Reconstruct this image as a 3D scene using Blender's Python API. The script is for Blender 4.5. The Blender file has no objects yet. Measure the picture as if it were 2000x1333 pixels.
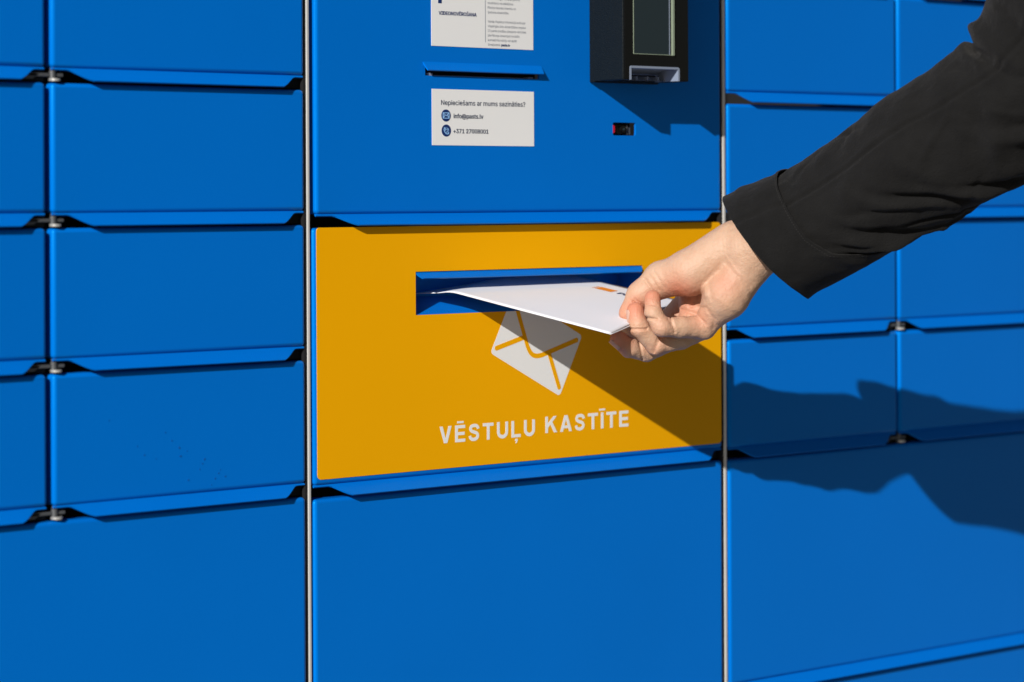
import bpy, bmesh, math, random
import numpy as np
from mathutils import Vector, Matrix
from mathutils import noise as mnoise

scene = bpy.context.scene
R = math.radians
H = 1.25                      # height of the lens above the ground; wall coordinates are given relative to it
rnd = random.Random(7)

# ------------------------------------------------------------------ camera
cam_d = bpy.data.cameras.new("camera")
cam = bpy.data.objects.new("camera", cam_d)
scene.collection.objects.link(cam)
cam.rotation_euler = (R(90), 0, R(-41))
cam.location = (-1.41052691, -1.6226256, H)
cam.rotation_euler = (Matrix.Rotation(R(-41), 3, 'Z') @ Matrix.Rotation(R(90), 3, 'X')
                      @ Matrix.Rotation(R(-0.27383), 3, 'Z')).to_euler()
cam_d.sensor_width = 36
cam_d.lens = 93.3293
cam_d.shift_y = -(666.5 - 385.39) / 2000
cam_d.clip_start = 0.05
cam_d.clip_end = 500
cam_d.dof.use_dof = True
cam_d.dof.focus_distance = 2.09
cam_d.dof.aperture_fstop = 5.6
scene.camera = cam

# ------------------------------------------------------------------ light
SUN_DIR = Vector((2.03, 1.0, -1.03)).normalized()      # the way the light travels
elev = math.asin(-SUN_DIR.z)
azim = math.atan2(-SUN_DIR.x, -SUN_DIR.y)              # clockwise from +Y
world = bpy.data.worlds.new("World")
scene.world = world
world.use_nodes = True
wn = world.node_tree
sky = wn.nodes.new("ShaderNodeTexSky")
sky.sky_type = 'NISHITA'
sky.sun_disc = False
sky.sun_elevation = elev
sky.sun_rotation = azim % (2 * math.pi)
sky.air_density = 1.0
sky.dust_density = 1.5
sky.ozone_density = 0.6
wn.nodes["Background"].inputs["Strength"].default_value = 0.028
wn.links.new(sky.outputs[0], wn.nodes["Background"].inputs["Color"])
sun_d = bpy.data.lights.new("sun", 'SUN')
sun_d.energy = 5.0
sun_d.angle = R(0.5)
sun_d.color = (1.0, 0.97, 0.935)
sun = bpy.data.objects.new("sun", sun_d)
sun.rotation_euler = SUN_DIR.to_track_quat('-Z', 'Y').to_euler()
sun.location = (-3, -3, 4)
scene.collection.objects.link(sun)
scene.view_settings.view_transform = 'Standard'
scene.view_settings.look = 'None'
scene.view_settings.exposure = 0.07
scene.view_settings.gamma = 1.0
scene.view_settings.use_curve_mapping = False


# ------------------------------------------------------------------ helpers
def link(o):
    scene.collection.objects.link(o)
    return o


def add(name, me, mats, parent=None, label=None, kind=None, smooth=False):
    o = bpy.data.objects.new(name, me)
    me.name = name
    for m in (mats if isinstance(mats, (list, tuple)) else [mats]):
        me.materials.append(m)
    link(o)
    if parent is not None:
        o.parent = parent
        if parent.type == 'EMPTY':
            o.matrix_parent_inverse = Matrix.Translation(-parent.location)
    if label:
        o['label'] = label
    if kind:
        o['kind'] = kind
    if smooth:
        me.polygons.foreach_set("use_smooth", [True] * len(me.polygons))
    return o


def empty(name, loc, label, cat):
    o = link(bpy.data.objects.new(name, None))
    o.location = loc
    o.empty_display_size = 0.05
    o['label'] = label
    o['category'] = cat
    return o


def bm_mesh(bm):
    me = bpy.data.meshes.new("m")
    bm.normal_update()
    bm.to_mesh(me)
    bm.free()
    return me


def bm_box(bm, x0, x1, y0, y1, z0, z1, bev=0.0, seg=2, mat=0):
    """box in wall coordinates (z relative to the lens height)"""
    r = bmesh.ops.create_cube(bm, size=1.0)
    vs = r['verts']
    for v in vs:
        v.co = Vector((x0 + (v.co.x + .5) * (x1 - x0), y0 + (v.co.y + .5) * (y1 - y0), H + z0 + (v.co.z + .5) * (z1 - z0)))
    fs = set(f for v in vs for f in v.link_faces)
    for f in fs:
        f.material_index = mat
    if bev > 0:
        es = list(set(e for f in fs for e in f.edges))
        bmesh.ops.bevel(bm, geom=es, offset=bev, segments=seg, profile=.5, affect='EDGES')


def box_mesh(*a, **k):
    bm = bmesh.new()
    bm_box(bm, *a, **k)
    return bm_mesh(bm)


def prism(bm, pts, y0, y1, mat=0):
    """extrude an outline given as (x, z) from y0 to y1"""
    a = [bm.verts.new((x, y0, H + z)) for x, z in pts]
    b = [bm.verts.new((x, y1, H + z)) for x, z in pts]
    n = len(pts)
    fs = [bm.faces.new(a), bm.faces.new(b[::-1])]
    for i in range(n):
        fs.append(bm.faces.new((a[i], b[i], b[(i + 1) % n], a[(i + 1) % n])))
    for f in fs:
        f.material_index = mat
    bmesh.ops.recalc_face_normals(bm, faces=fs)


def cyl(bm, p, axis, r, h, n=20, r2=None, mat=0):
    q = Vector(axis).to_track_quat('Z', 'Y').to_matrix().to_4x4()
    m = Matrix.Translation(Vector((p[0], p[1], p[2] + H))) @ q
    res = bmesh.ops.create_cone(bm, cap_ends=True, segments=n, radius1=r, radius2=r if r2 is None else r2, depth=h, matrix=m)
    for f in set(f for v in res['verts'] for f in v.link_faces):
        f.material_index = mat


def round_rect(x0, x1, z0, z1, r, n=6, corners=(1, 1, 1, 1)):
    pts = []
    for (cx, cz, a0, use) in ((x1 - r, z1 - r, 0, corners[0]), (x0 + r, z1 - r, 90, corners[1]),
                              (x0 + r, z0 + r, 180, corners[2]), (x1 - r, z0 + r, 270, corners[3])):
        if use:
            for i in range(n + 1):
                a = R(a0 + 90 * i / n)
                pts.append((cx + r * math.cos(a), cz + r * math.sin(a)))
        else:
            a = R(a0 + 45)
            pts.append((cx + r * math.copysign(1, math.cos(a)), cz + r * math.copysign(1, math.sin(a))))
    return pts


def boolean(me, cutters, op='DIFFERENCE'):
    """apply exact booleans with plain meshes"""
    o = bpy.data.objects.new("tmp", me)
    link(o)
    cs = []
    for c in cutters:
        co = bpy.data.objects.new("tmp_cut", c)
        link(co)
        cs.append(co)
        md = o.modifiers.new("b", 'BOOLEAN')
        md.object = co
        md.operation = op
        md.solver = 'EXACT'
    dg = bpy.context.evaluated_depsgraph_get()
    dg.update()
    out = bpy.data.meshes.new_from_object(o.evaluated_get(dg))
    for x in cs + [o]:
        bpy.data.objects.remove(x)
    out.materials.clear()
    return out


# ------------------------------------------------------------------ materials
def mat(name, color, rough=.5, metal=0.0, spec=.5, bump=None, var=0.0, var_scale=20, extra=None):
    m = bpy.data.materials.new(name)
    m.use_nodes = True
    nt = m.node_tree
    b = nt.nodes["Principled BSDF"]
    b.inputs["Base Color"].default_value = (*color, 1)
    b.inputs["Roughness"].default_value = rough
    b.inputs["Metallic"].default_value = metal
    b.inputs["Specular IOR Level"].default_value = spec
    tc = nt.nodes.new("ShaderNodeTexCoord")
    if var:
        n = nt.nodes.new("ShaderNodeTexNoise")
        n.inputs["Scale"].default_value = var_scale
        n.inputs["Detail"].default_value = 5
        nt.links.new(tc.outputs["Object"], n.inputs["Vector"])
        mx = nt.nodes.new("ShaderNodeMix")
        mx.data_type = 'RGBA'
        mx.inputs["A"].default_value = (*[c * (1 - var) for c in color], 1)
        mx.inputs["B"].default_value = (*[min(1, c * (1 + var)) for c in color], 1)
        nt.links.new(n.outputs["Fac"], mx.inputs["Factor"])
        nt.links.new(mx.outputs["Result"], b.inputs["Base Color"])
    if bump:
        prev = None
        for (sc, st, dist) in bump:
            n = nt.nodes.new("ShaderNodeTexNoise")
            n.inputs["Scale"].default_value = sc
            n.inputs["Detail"].default_value = 3
            nt.links.new(tc.outputs["Object"], n.inputs["Vector"])
            bp = nt.nodes.new("ShaderNodeBump")
            bp.inputs["Strength"].default_value = st
            bp.inputs["Distance"].default_value = dist
            nt.links.new(n.outputs["Fac"], bp.inputs["Height"])
            if prev:
                nt.links.new(prev.outputs["Normal"], bp.inputs["Normal"])
            prev = bp
        nt.links.new(prev.outputs["Normal"], b.inputs["Normal"])
    return m


BLUE = (.0, .144, .575)
M_blue = mat("blue_powder_coat", BLUE, rough=.38, spec=.42, bump=[(420, .10, .0006), (14, .02, .001)], var=.06, var_scale=5)
M_blue_c = mat("blue_orange_peel_coat", BLUE, rough=.38, spec=.42, bump=[(520, .15, .0006)], var=.06, var_scale=5)
M_yellow = mat("yellow_film", (.82, .375, .0006), rough=.42, spec=.25, bump=[(620, .10, .0005)], var=.04, var_scale=4)
M_print_white = mat("white_print", (.78, .78, .765), rough=.5, spec=.25, bump=[(620, .10, .0005)])
M_sticker = mat("white_sticker", (.79, .79, .78), rough=.45, spec=.3, bump=[(120, .05, .0005)])
M_navy = mat("navy_ink", (.006, .028, .13), rough=.5, spec=.3)
M_ink = mat("grey_blue_ink", (.022, .038, .085), rough=.5, spec=.3)
M_ink_light = mat("pale_grey_ink", (.17, .19, .235), rough=.5, spec=.3)
M_paleblue = mat("pale_blue_ink", (.25, .45, .75), rough=.5, spec=.3)
M_steel = mat("brushed_steel", (.70, .68, .64), rough=.4, metal=.35, bump=[(160, .08, .0006)], var=.08, var_scale=30)
M_zinc = mat("dull_zinc", (.10, .105, .11), rough=.5, metal=.4, var=.2, var_scale=150)
M_bright = mat("polished_zinc", (.55, .55, .53), rough=.3, metal=.5)
M_dark = mat("black_inside", (.012, .012, .013), rough=.8, spec=.2)
M_case = mat("textured_black_plastic", (.004, .0062, .0075), rough=.5, spec=.18, bump=[(900, .7, .0006)], var=.2, var_scale=200)
M_gloss = mat("glossy_black_plastic", (.006, .006, .006), rough=.12, spec=.3)
M_glass = mat("dark_screen_glass", (.018, .028, .033), rough=.08, spec=.35, bump=[(30, .03, .0006)])
M_rim = mat("pale_green_gasket", (.24, .29, .21), rough=.5)
M_tray = mat("light_grey_plastic", (.22, .26, .34), rough=.45, spec=.4, var=.06, var_scale=90)
M_red = mat("red_lens", (.62, .006, .02), rough=.25, spec=.6)
_b = M_red.node_tree.nodes["Principled BSDF"]          # the scanner's aiming light is on
_b.inputs["Emission Color"].default_value = (.75, .006, .03, 1)
_b.inputs["Emission Strength"].default_value = .45
M_paper = mat("white_envelope_paper", (.74, .74, .77), rough=.75, spec=.2, bump=[(260, .12, .0005), (18, .12, .003)])
M_orange = mat("orange_ink", (.75, .24, .02), rough=.7, spec=.2)
M_dirt = mat("dried_dirt", (.003, .09, .36), rough=.9, spec=.1)
M_ground = mat("grey_concrete", (.25, .245, .235), rough=.9, spec=.2, bump=[(60, .4, .004)], var=.2, var_scale=6)

M_cloth = mat("black_cotton_cloth", (.0070, .0068, .0066), rough=.9, spec=.15,
              bump=[(900, .9, .0010), (130, .4, .0015), (48, .6, .0035)], var=.45, var_scale=55)
_b = M_cloth.node_tree.nodes["Principled BSDF"]
_b.inputs["Sheen Weight"].default_value = .06
_b.inputs["Sheen Roughness"].default_value = .5
_b.inputs["Sheen Tint"].default_value = (.75, .72, .68, 1)
M_thread = mat("dark_grey_stitching", (.017, .016, .015), rough=.9)


def skin_mat():
    m = bpy.data.materials.new("skin")
    m.use_nodes = True
    nt = m.node_tree
    b = nt.nodes["Principled BSDF"]
    tc = nt.nodes.new("ShaderNodeTexCoord")
    n = nt.nodes.new("ShaderNodeTexNoise")
    n.inputs["Scale"].default_value = 70
    n.inputs["Detail"].default_value = 6
    n.inputs["Roughness"].default_value = .65
    nt.links.new(tc.outputs["Object"], n.inputs["Vector"])
    at = nt.nodes.new("ShaderNodeAttribute")
    at.attribute_name = "flush_shade"
    mx = nt.nodes.new("ShaderNodeMix")
    mx.data_type = 'RGBA'
    mx.inputs["A"].default_value = (.49, .285, .175, 1)
    mx.inputs["B"].default_value = (.545, .37, .262, 1)
    nt.links.new(n.outputs["Fac"], mx.inputs["Factor"])
    m2 = nt.nodes.new("ShaderNodeMix")
    m2.data_type = 'RGBA'
    m2.inputs["B"].default_value = (.52, .135, .07, 1)
    nt.links.new(at.outputs["Fac"], m2.inputs["Factor"])
    nt.links.new(mx.outputs["Result"], m2.inputs["A"])
    nt.links.new(m2.outputs["Result"], b.inputs["Base Color"])
    b.inputs["Roughness"].default_value = .5
    b.inputs["Specular IOR Level"].default_value = .35
    b.inputs["Subsurface Weight"].default_value = .12
    b.inputs["Subsurface Radius"].default_value = (1.0, .35, .2)
    b.inputs["Subsurface Scale"].default_value = .0035
    prev = None
    for sc, st, d in ((1000, .5, .0007), (420, .5, .0009), (150, .35, .0014)):
        v = nt.nodes.new("ShaderNodeTexNoise")
        v.inputs["Scale"].default_value = sc
        v.inputs["Detail"].default_value = 3
        nt.links.new(tc.outputs["Object"], v.inputs["Vector"])
        bp = nt.nodes.new("ShaderNodeBump")
        bp.inputs["Strength"].default_value = st
        bp.inputs["Distance"].default_value = d
        nt.links.new(v.outputs["Fac"], bp.inputs["Height"])
        if prev:
            nt.links.new(prev.outputs["Normal"], bp.inputs["Normal"])
        prev = bp
    nt.links.new(prev.outputs["Normal"], b.inputs["Normal"])
    return m


M_skin = skin_mat()
M_nail = mat("fingernail", (.50, .31, .24), rough=.32, spec=.5)

for _m in (M_blue, M_blue_c):
    _m.node_tree.nodes["Principled BSDF"].inputs["Specular Tint"].default_value = (.04, .85, 1, 1)
M_yellow.node_tree.nodes["Principled BSDF"].inputs["Specular Tint"].default_value = (1, .75, .1, 1)

# ------------------------------------------------------------------ ground
gm = bpy.data.meshes.new("g")
gm.from_pydata([(-60, -60, 0), (60, -60, 0), (60, 60, 0), (-60, 60, 0)], [], [(0, 1, 2, 3)])
add("ground", gm, M_ground, kind="structure")

# ------------------------------------------------------------------ parcel locker
locker = empty("parcel_locker", (0, 0, 0),
               "bright blue steel parcel locker wall with a yellow letter drop and many flap doors", "parcel locker")

bm = bmesh.new()
X0, X1, ZB, ZT = -.665, .705, -1.20, .80
bm_box(bm, X0, X1, .46, .50, ZB, ZT)
bm_box(bm, X0 - .02, X0, .004, .50, ZB, ZT)
bm_box(bm, X1, X1 + .02, .004, .50, ZB, ZT)
bm_box(bm, X0, X1, .004, .46, ZT - .02, ZT)
bm_box(bm, X0, X1, .012, .46, ZB, ZB + .02)
bm_box(bm, X0, X1, .03, .44, -1.25, ZB)
add("cabinet", bm_mesh(bm), M_dark, locker)

for px0, px1 in ((-.2054, -.2026), (.2443, .2476)):
    add("post", box_mesh(px0, px1, .001, .05, ZB + .02, ZT - .02, bev=.0007), M_steel, locker, smooth=False)
    add("post_shade_strip", box_mesh(px0 - .0026, px0 - .0001, .0018, .05, ZB + .02, ZT - .02), M_dark, locker)  # added black strip, stands in for the shade on the post's left side

GAP = .0108     # drop from one door's lower edge to the top of the next


def door_shell(x0, x1, z0, z1, r=.003, depth=.014, hollow=False):
    bm = bmesh.new()
    bm_box(bm, x0, x1, 0, depth, z0, z1)
    es = [e for e in bm.edges if min(v.co.y for v in e.verts) < 1e-6 or
          (abs(e.verts[0].co.x - e.verts[1].co.x) < 1e-6 and abs(e.verts[0].co.z - e.verts[1].co.z) < 1e-6)]
    bmesh.ops.bevel(bm, geom=es, offset=r, segments=4, profile=.5, affect='EDGES')
    me = bm_mesh(bm)
    if hollow:
        me = boolean(me, [box_mesh(x0 + .0035, x1 - .0035, .0018, depth + .01, z0 + .0035, z1 - .0035)])
    return me


def smooth_flat(me, ang=40):
    me.polygons.foreach_set("use_smooth", [True] * len(me.polygons))
    bm = bmesh.new()
    bm.from_mesh(me)
    for e in bm.edges:
        if len(e.link_faces) == 2:
            e.smooth = e.calc_face_angle(0) < R(ang)
    for f in bm.faces:
        if f.calc_area() > 3e-4 or f.normal.y < -.999:
            f.smooth = False
    bm.to_mesh(me)
    bm.free()


def lip_mesh(x0, x1, z, out=.006, drop=.0088, l0=.010, l1=.021, r0=.005, r1=.018, th=.0012):
    """folded finger grip under a door: narrow at both ends, full width between"""
    bm = bmesh.new()
    prof = []

    def row(x, f):
        f = max(f, .14)
        y0, z0 = .0022, z + .0004
        y1, z1 = .0022 - (out + .0022) * f, z - drop * f
        nrm = Vector((0, -(z0 - z1), -(y0 - y1) * -1)).normalized() if True else None
        d = Vector((0, y1 - y0, z1 - z0)).normalized()
        n = Vector((0, d.z, -d.y))          # points forward and up
        if n.z < 0:
            n = -n
        b = -n * th
        return [Vector((x, y0, z0)), Vector((x, y1, z1)), Vector((x, y1 + b.y, z1 + b.z)), Vector((x, y0 + b.y, z0 + b.z))]
    def ss(t):
        t = min(1, max(0, t))
        return t * t * (3 - 2 * t) * .5 + t * .5
    xs = [x0] + [x0 + l0 + (l1) * i / 8 for i in range(9)] + [x1 - r0 - r1 * (8 - i) / 8 for i in range(9)] + [x1]
    fs = [0] + [ss(i / 8) for i in range(9)] + [ss((8 - i) / 8) for i in range(9)] + [0]
    rows = []
    for x, f in zip(xs, fs):
        rows.append([bm.verts.new((p.x, p.y, p.z + H)) for p in row(x, f)])
    for a, b in zip(rows[:-1], rows[1:]):
        for i in range(4):
            bm.faces.new((a[i], a[(i + 1) % 4], b[(i + 1) % 4], b[i]))
    bm.faces.new(rows[0][::-1])
    bm.faces.new(rows[-1])
    bmesh.ops.recalc_face_normals(bm, faces=bm.faces[:])
    return bm_mesh(bm)


def hinge_mesh(x, z):
    """grey hinge leaf reaching across the gap with a zinc pin"""
    bm = bmesh.new()
    z = z - .0052
    bm_box(bm, x - .024, x + .013, .0025, .016, z - .0012, z + .0012, bev=.0005)
    prism(bm, [(x - .020, z - .0030), (x - .012, z - .0030), (x - .006, z + .0012), (x - .016, z + .0012)], .0025, .012)
    cyl(bm, (x + .0045, .0035, z), (0, 0, 1), .0024, .0060)
    cyl(bm, (x + .0055, .0020, z - .0034), (0, 0, 1), .0042, .0018, mat=1)
    cyl(bm, (x + .0045, .0035, z + .0042), (0, 0, 1), .0020, .0016)
    return bm_mesh(bm)


def door(x0, x1, z0, z1, label=None, m=M_blue, hollow=False, cut=None, lip=True, hinge=True, latch=True, lipkw={}, name="door"):
    me = door_shell(x0, x1, z0, z1, hollow=hollow)
    if cut:
        me = boolean(me, cut)
    smooth_flat(me)
    o = add(name, me, m, locker, label=label)
    if lip:
        add("grip_lip", lip_mesh(x0 + .0006, x1 - .0006, z0, **lipkw), m, o)
    if latch:
        bm = bmesh.new()
        zz = z0 - .0068
        cyl(bm, (x1 - .034, .0015, zz), (0, -1, 0), .0017, .008, n=12)
        cyl(bm, (x1 - .028, .004, zz), (0, -1, 0), .0011, .006, n=10)
        add("latch_bolt", bm_mesh(bm), M_bright, o)
        add("latch_plate", box_mesh(x1 - .024, x1 + .002, .006, .012, z0 - .0100, z0 - .0015, bev=.0005), M_case, o)
    if hinge:
        add("hinge", hinge_mesh(x0 - .002, z0), [M_zinc, M_bright], o)
    return o


ROW_L = [.196, .0929, -.0097, -.1125, -.2162, -.4263, -.64]
ROW_R = [.195, .0914, -.0120, -.1151, -.2197, -.4263, -.64]
# left bank, two narrow columns over one wide one
left_doors = {}
for (x0, x1, hg, lt) in ((-.662, -.4335, False, True), (-.4287, -.2080, True, True)):
    for a, b in zip(ROW_L[:4], ROW_L[1:5]):
        left_doors[(x0, b)] = door(x0, x1, b, a - GAP, hinge=hg, latch=lt)
    left_doors[(x0, .196)] = door(x0, x1, .196, .30, hinge=hg, latch=lt)
wide_left = door(-.662, -.2080, -.4263, -.2162 - GAP, hinge=False, label="wide tall blue door at the foot of the left bank")
door(-.662, -.2080, -.64, -.4263 - GAP, hinge=False)
# right bank
for (x0, x1, hg, lt) in ((.2495, .4720, False, True), (.4752, .700, True, True)):
    for a, b in zip(ROW_R[:4], ROW_R[1:5]):
        door(x0, x1, b, a - GAP, hinge=hg, latch=lt, lipkw=dict(l0=.008, l1=.019))
    door(x0, x1, .195, .30, hinge=hg, latch=lt)
door(.2490, .700, -.4263, -.2197 - GAP, hinge=False, label="wide tall blue door at the foot of the right bank", lipkw=dict(l0=.009, l1=.02))
door(.2490, .700, -.64, -.4263 - GAP, hinge=False)

# dirt specks on one door of the left bank
specks = [(-.3829, -.1585), (-.3592, -.1784), (-.3532, -.1851), (-.3297, -.1762), (-.3231, -.1818), (-.3164, -.1845),
          (-.3029, -.1948), (-.3052, -.1988), (-.287, -.2005), (-.2825, -.2057), (-.2916, -.2066), (-.3152, -.206),
          (-.3431, -.1887), (-.322, -.188), (-.301, -.1915), (-.2885, -.203), (-.335, -.170), (-.2950, -.2110)]
bm = bmesh.new()
for (sx, sz) in specks:
    r = rnd.uniform(.0004, .0009)
    n = 7
    prism(bm, [(sx + r * rnd.uniform(.6, 1.3) * math.cos(2 * math.pi * i / n), sz + r * rnd.uniform(.6, 1.2) * math.sin(2 * math.pi * i / n))
               for i in range(n)], -.00025, .0005)
add("dirt_specks", bm_mesh(bm), M_dirt, left_doors[(-.4287, -.2162)], kind="stuff")

# ---- lettering helper
fnt = None
try:                                   # the sans face that ships inside Blender, else the built-in one
    import os
    fnt = bpy.data.fonts.load(os.path.join(bpy.utils.system_resource('DATAFILES'), "fonts", "Inter.woff2"))
except Exception:
    fnt = None


def glyphs(body, spacing=1.0, line=1.0, shear=0.0):
    cu = bpy.data.curves.new("t", 'FONT')
    cu.body = body
    if fnt:
        cu.font = fnt
    cu.size = 1.0
    cu.shear = shear
    cu.space_character = spacing
    cu.space_line = line
    cu.resolution_u = 4
    o = link(bpy.data.objects.new("tmp_text", cu))
    dg = bpy.context.evaluated_depsgraph_get()
    dg.update()
    me = bpy.data.meshes.new_from_object(o.evaluated_get(dg))
    bpy.data.objects.remove(o)
    me.materials.clear()
    co0 = np.array([v.co[:] for v in me.vertices])
    co, fs = [], []
    for i, p in enumerate(me.polygons):          # overlapping contours must not share one plane
        k = len(co)
        for v in p.vertices:
            co.append((co0[v][0], co0[v][1], (i * 7 % 13) / 13))
        fs.append(tuple(range(k, len(co))))
    bpy.data.meshes.remove(me)
    return np.array(co), fs


_co, _ = glyphs("E")
CAP = _co[:, 1].max() - _co[:, 1].min()


def text_mesh(body, x, z, width, height, bold=0.0, y=-.0004, spacing=1.0):
    """flat lettering on the wall: x left edge, z baseline; bold (m) is built by overprinting shifted copies"""
    co, fs = glyphs(body, spacing)
    xmin, xmax = co[:, 0].min(), co[:, 0].max()
    sx = (width - 2 * bold) / (xmax - xmin)
    sz = (height - 1.2 * bold) / CAP
    V, Fc = [], []
    n = 1 if bold <= 0 else 8
    for k in range(n):
        a = 2 * math.pi * k / n
        dx, dz = (bold * math.cos(a), .6 * bold * math.sin(a)) if n > 1 else (0, 0)
        o = len(V)
        for p in co:
            V.append((x + bold + (p[0] - xmin) * sx + dx, y - .000012 * (k + .8 * p[2]), H + z + .6 * bold + p[1] * sz + dz))
        Fc += [tuple(i + o for i in f) for f in fs]
    me = bpy.data.meshes.new("lettering")
    me.from_pydata(V, [], Fc)
    me.update()
    return me


# ---- middle bank: control panel
hood_slot = (-.090, .030)
cuts = [box_mesh(hood_slot[0], hood_slot[1], -.02, .03, .0962, .1040)]
bm = bmesh.new()
prism(bm, round_rect(.1123, .1387, .0513, .0622, .0016), -.02, .03)
cuts.append(bm_mesh(bm))
panel = door(-.1978, .2413, -.0124, .40, m=M_blue_c, hollow=True, cut=cuts, hinge=False, name="control_panel",
             label="large blue panel with two white stickers, card terminal and scanner window",
             lipkw=dict(out=.0078, drop=.0082, l0=.013, l1=.022, r0=.006, r1=.022))
# flap over the receipt slit
bm = bmesh.new()


def flap(bm, xa, xb, z0, out, drop, inset=.0, th=.0012, yb=.0004, rc=.002):
    rows = []
    for (t, ins) in ((0, 0), (.25, inset * .12), (.5, inset * .3), (.75, inset * .6), (1, inset)):
        y = yb - (out + yb) * t
        z = z0 - drop * t
        d = Vector((0, -out, -drop)).normalized()
        n = Vector((0, d.z, -d.y))
        if n.z < 0:
            n = -n
        top = [(xa + ins, y, z), (xb - ins, y, z)]
        bot = [(p[0], p[1] - n.y * th, p[2] - n.z * th) for p in top]
        rows.append([bm.verts.new((p[0], p[1], p[2] + H)) for p in (top[0], top[1], bot[1], bot[0])])
    for a, b in zip(rows[:-1], rows[1:]):
        for i in range(4):
            bm.faces.new((a[i], a[(i + 1) % 4], b[(i + 1) % 4], b[i]))
    bm.faces.new(rows[0][::-1])
    bm.faces.new(rows[-1])
    bmesh.ops.recalc_face_normals(bm, faces=bm.faces[:])


flap(bm, -.0922, .0322, .1076, .0052, .0072, inset=.0012)
add("slit_hood", bm_mesh(bm), M_blue_c, panel)
bm = bmesh.new()
bm_box(bm, -.094, .034, .010, .012, .093, .107)
bm_box(bm, -.086, -.080, .0030, .010, .0962, .0985, mat=1)
bm_box(bm, .021, .026, .0030, .010, .0962, .0978, mat=1)
bm_box(bm, -.079, .020, .006, .010, .0965, .0972, mat=1)
add("slit_back", bm_mesh(bm), [M_dark, M_tray], panel)

# stickers
st1 = add("notice_sticker", box_mesh(-.0837, .0235, -.0003, .0006, .1198, .2300), M_sticker, locker,
          label="taller white sticker about video surveillance, cut by the top of the photo")
add("lettering", text_mesh("VIDEONOVĒROŠANA", -.0763, .1446, width=.0393, height=.0029, bold=.00014), M_navy, st1)
add("print_block", box_mesh(-.0767, -.0731, -.00045, .0003, .1537, .1750), M_navy, st1)
add("divider_line", box_mesh(-.02800, -.02765, -.00045, .0003, .1245, .2250), M_ink_light, st1)
body1 = ["noziedzīgu nodarījumu", "novēršana vai atklāšana.", "Pārziņa tiesisko interešu un", "īpašuma aizsardzība.", "",
         "Vairāk: Papildus informācija ievērojot", "Vispārīgās datu aizsardzības regulas", "13.panta prasības pieejama vēršoties",
         "pie Pārziņa izmantojot norādīto", "kontaktinformāciju vai skatīt", "tīmekļvietnē"]
wid = [.0352, .0285, .0310, .0232, 0, .0415, .0420, .0425, .0350, .0318, .0132]
for i, (t, w) in enumerate(zip(body1, wid)):
    if t:
        add("lettering", text_mesh(t, -.0252, .1590 - .00372 * i, width=w * .965, height=.0019), M_ink_light, st1)
add("lettering", text_mesh("pasts.lv", -.0112, .1590 - .00372 * 10, width=.0094, height=.0019, bold=.00012), M_navy, st1)
add("lettering", text_mesh("videonovērošanas mērķis:", -.0252, .1627, width=.0330, height=.0019), M_ink_light, st1)

st2 = add("contact_sticker", box_mesh(-.0835, .0239, -.0003, .0006, .0413, .0858), M_sticker, locker,
          label="shorter white contact sticker with two round blue icons")
add("lettering", text_mesh("Nepieciešams ar mums sazināties?", -.0742, .0733, width=.0886, height=.0038, bold=.00006), M_ink, st2)
add("lettering", text_mesh("info@pasts.lv", -.0615, .0629, width=.0311, height=.0035, bold=.00015), M_ink, st2)
add("lettering", text_mesh("+371 27008001", -.0617, .0510, width=.0366, height=.0034, bold=.00015), M_ink, st2)


def disc(cx, cz, r, y0, y1, n=40):
    bm = bmesh.new()
    prism(bm, [(cx + r * math.cos(2 * math.pi * i / n), cz + r * math.sin(2 * math.pi * i / n)) for i in range(n)], y0, y1)
    return bm


def stroke(bm, pts, w, y0, y1, closed=False):
    """flat line of width w through (x, z) points with round ends"""
    p = [Vector(q) for q in pts]
    L, Rr = [], []
    for i in range(len(p)):
        if i == 0:
            d = p[1] - p[0]
        elif i == len(p) - 1:
            d = p[-1] - p[-2]
        else:
            d = (p[i + 1] - p[i]).normalized() + (p[i] - p[i - 1]).normalized()
        d.normalize()
        n = Vector((-d.y, d.x)) * w / 2
        L.append(p[i] + n)
        Rr.append(p[i] - n)
    def cap(c, n):
        a0 = math.atan2(n.y, n.x)
        return [c + Vector((math.cos(a0 - math.pi * k / 8), math.sin(a0 - math.pi * k / 8))) * w / 2 for k in range(1, 8)]
    ring = L + cap(p[-1], L[-1] - p[-1]) + Rr[::-1] + cap(p[0], Rr[0] - p[0])
    prism(bm, [(q.x, q.y) for q in ring], y0, y1)


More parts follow.
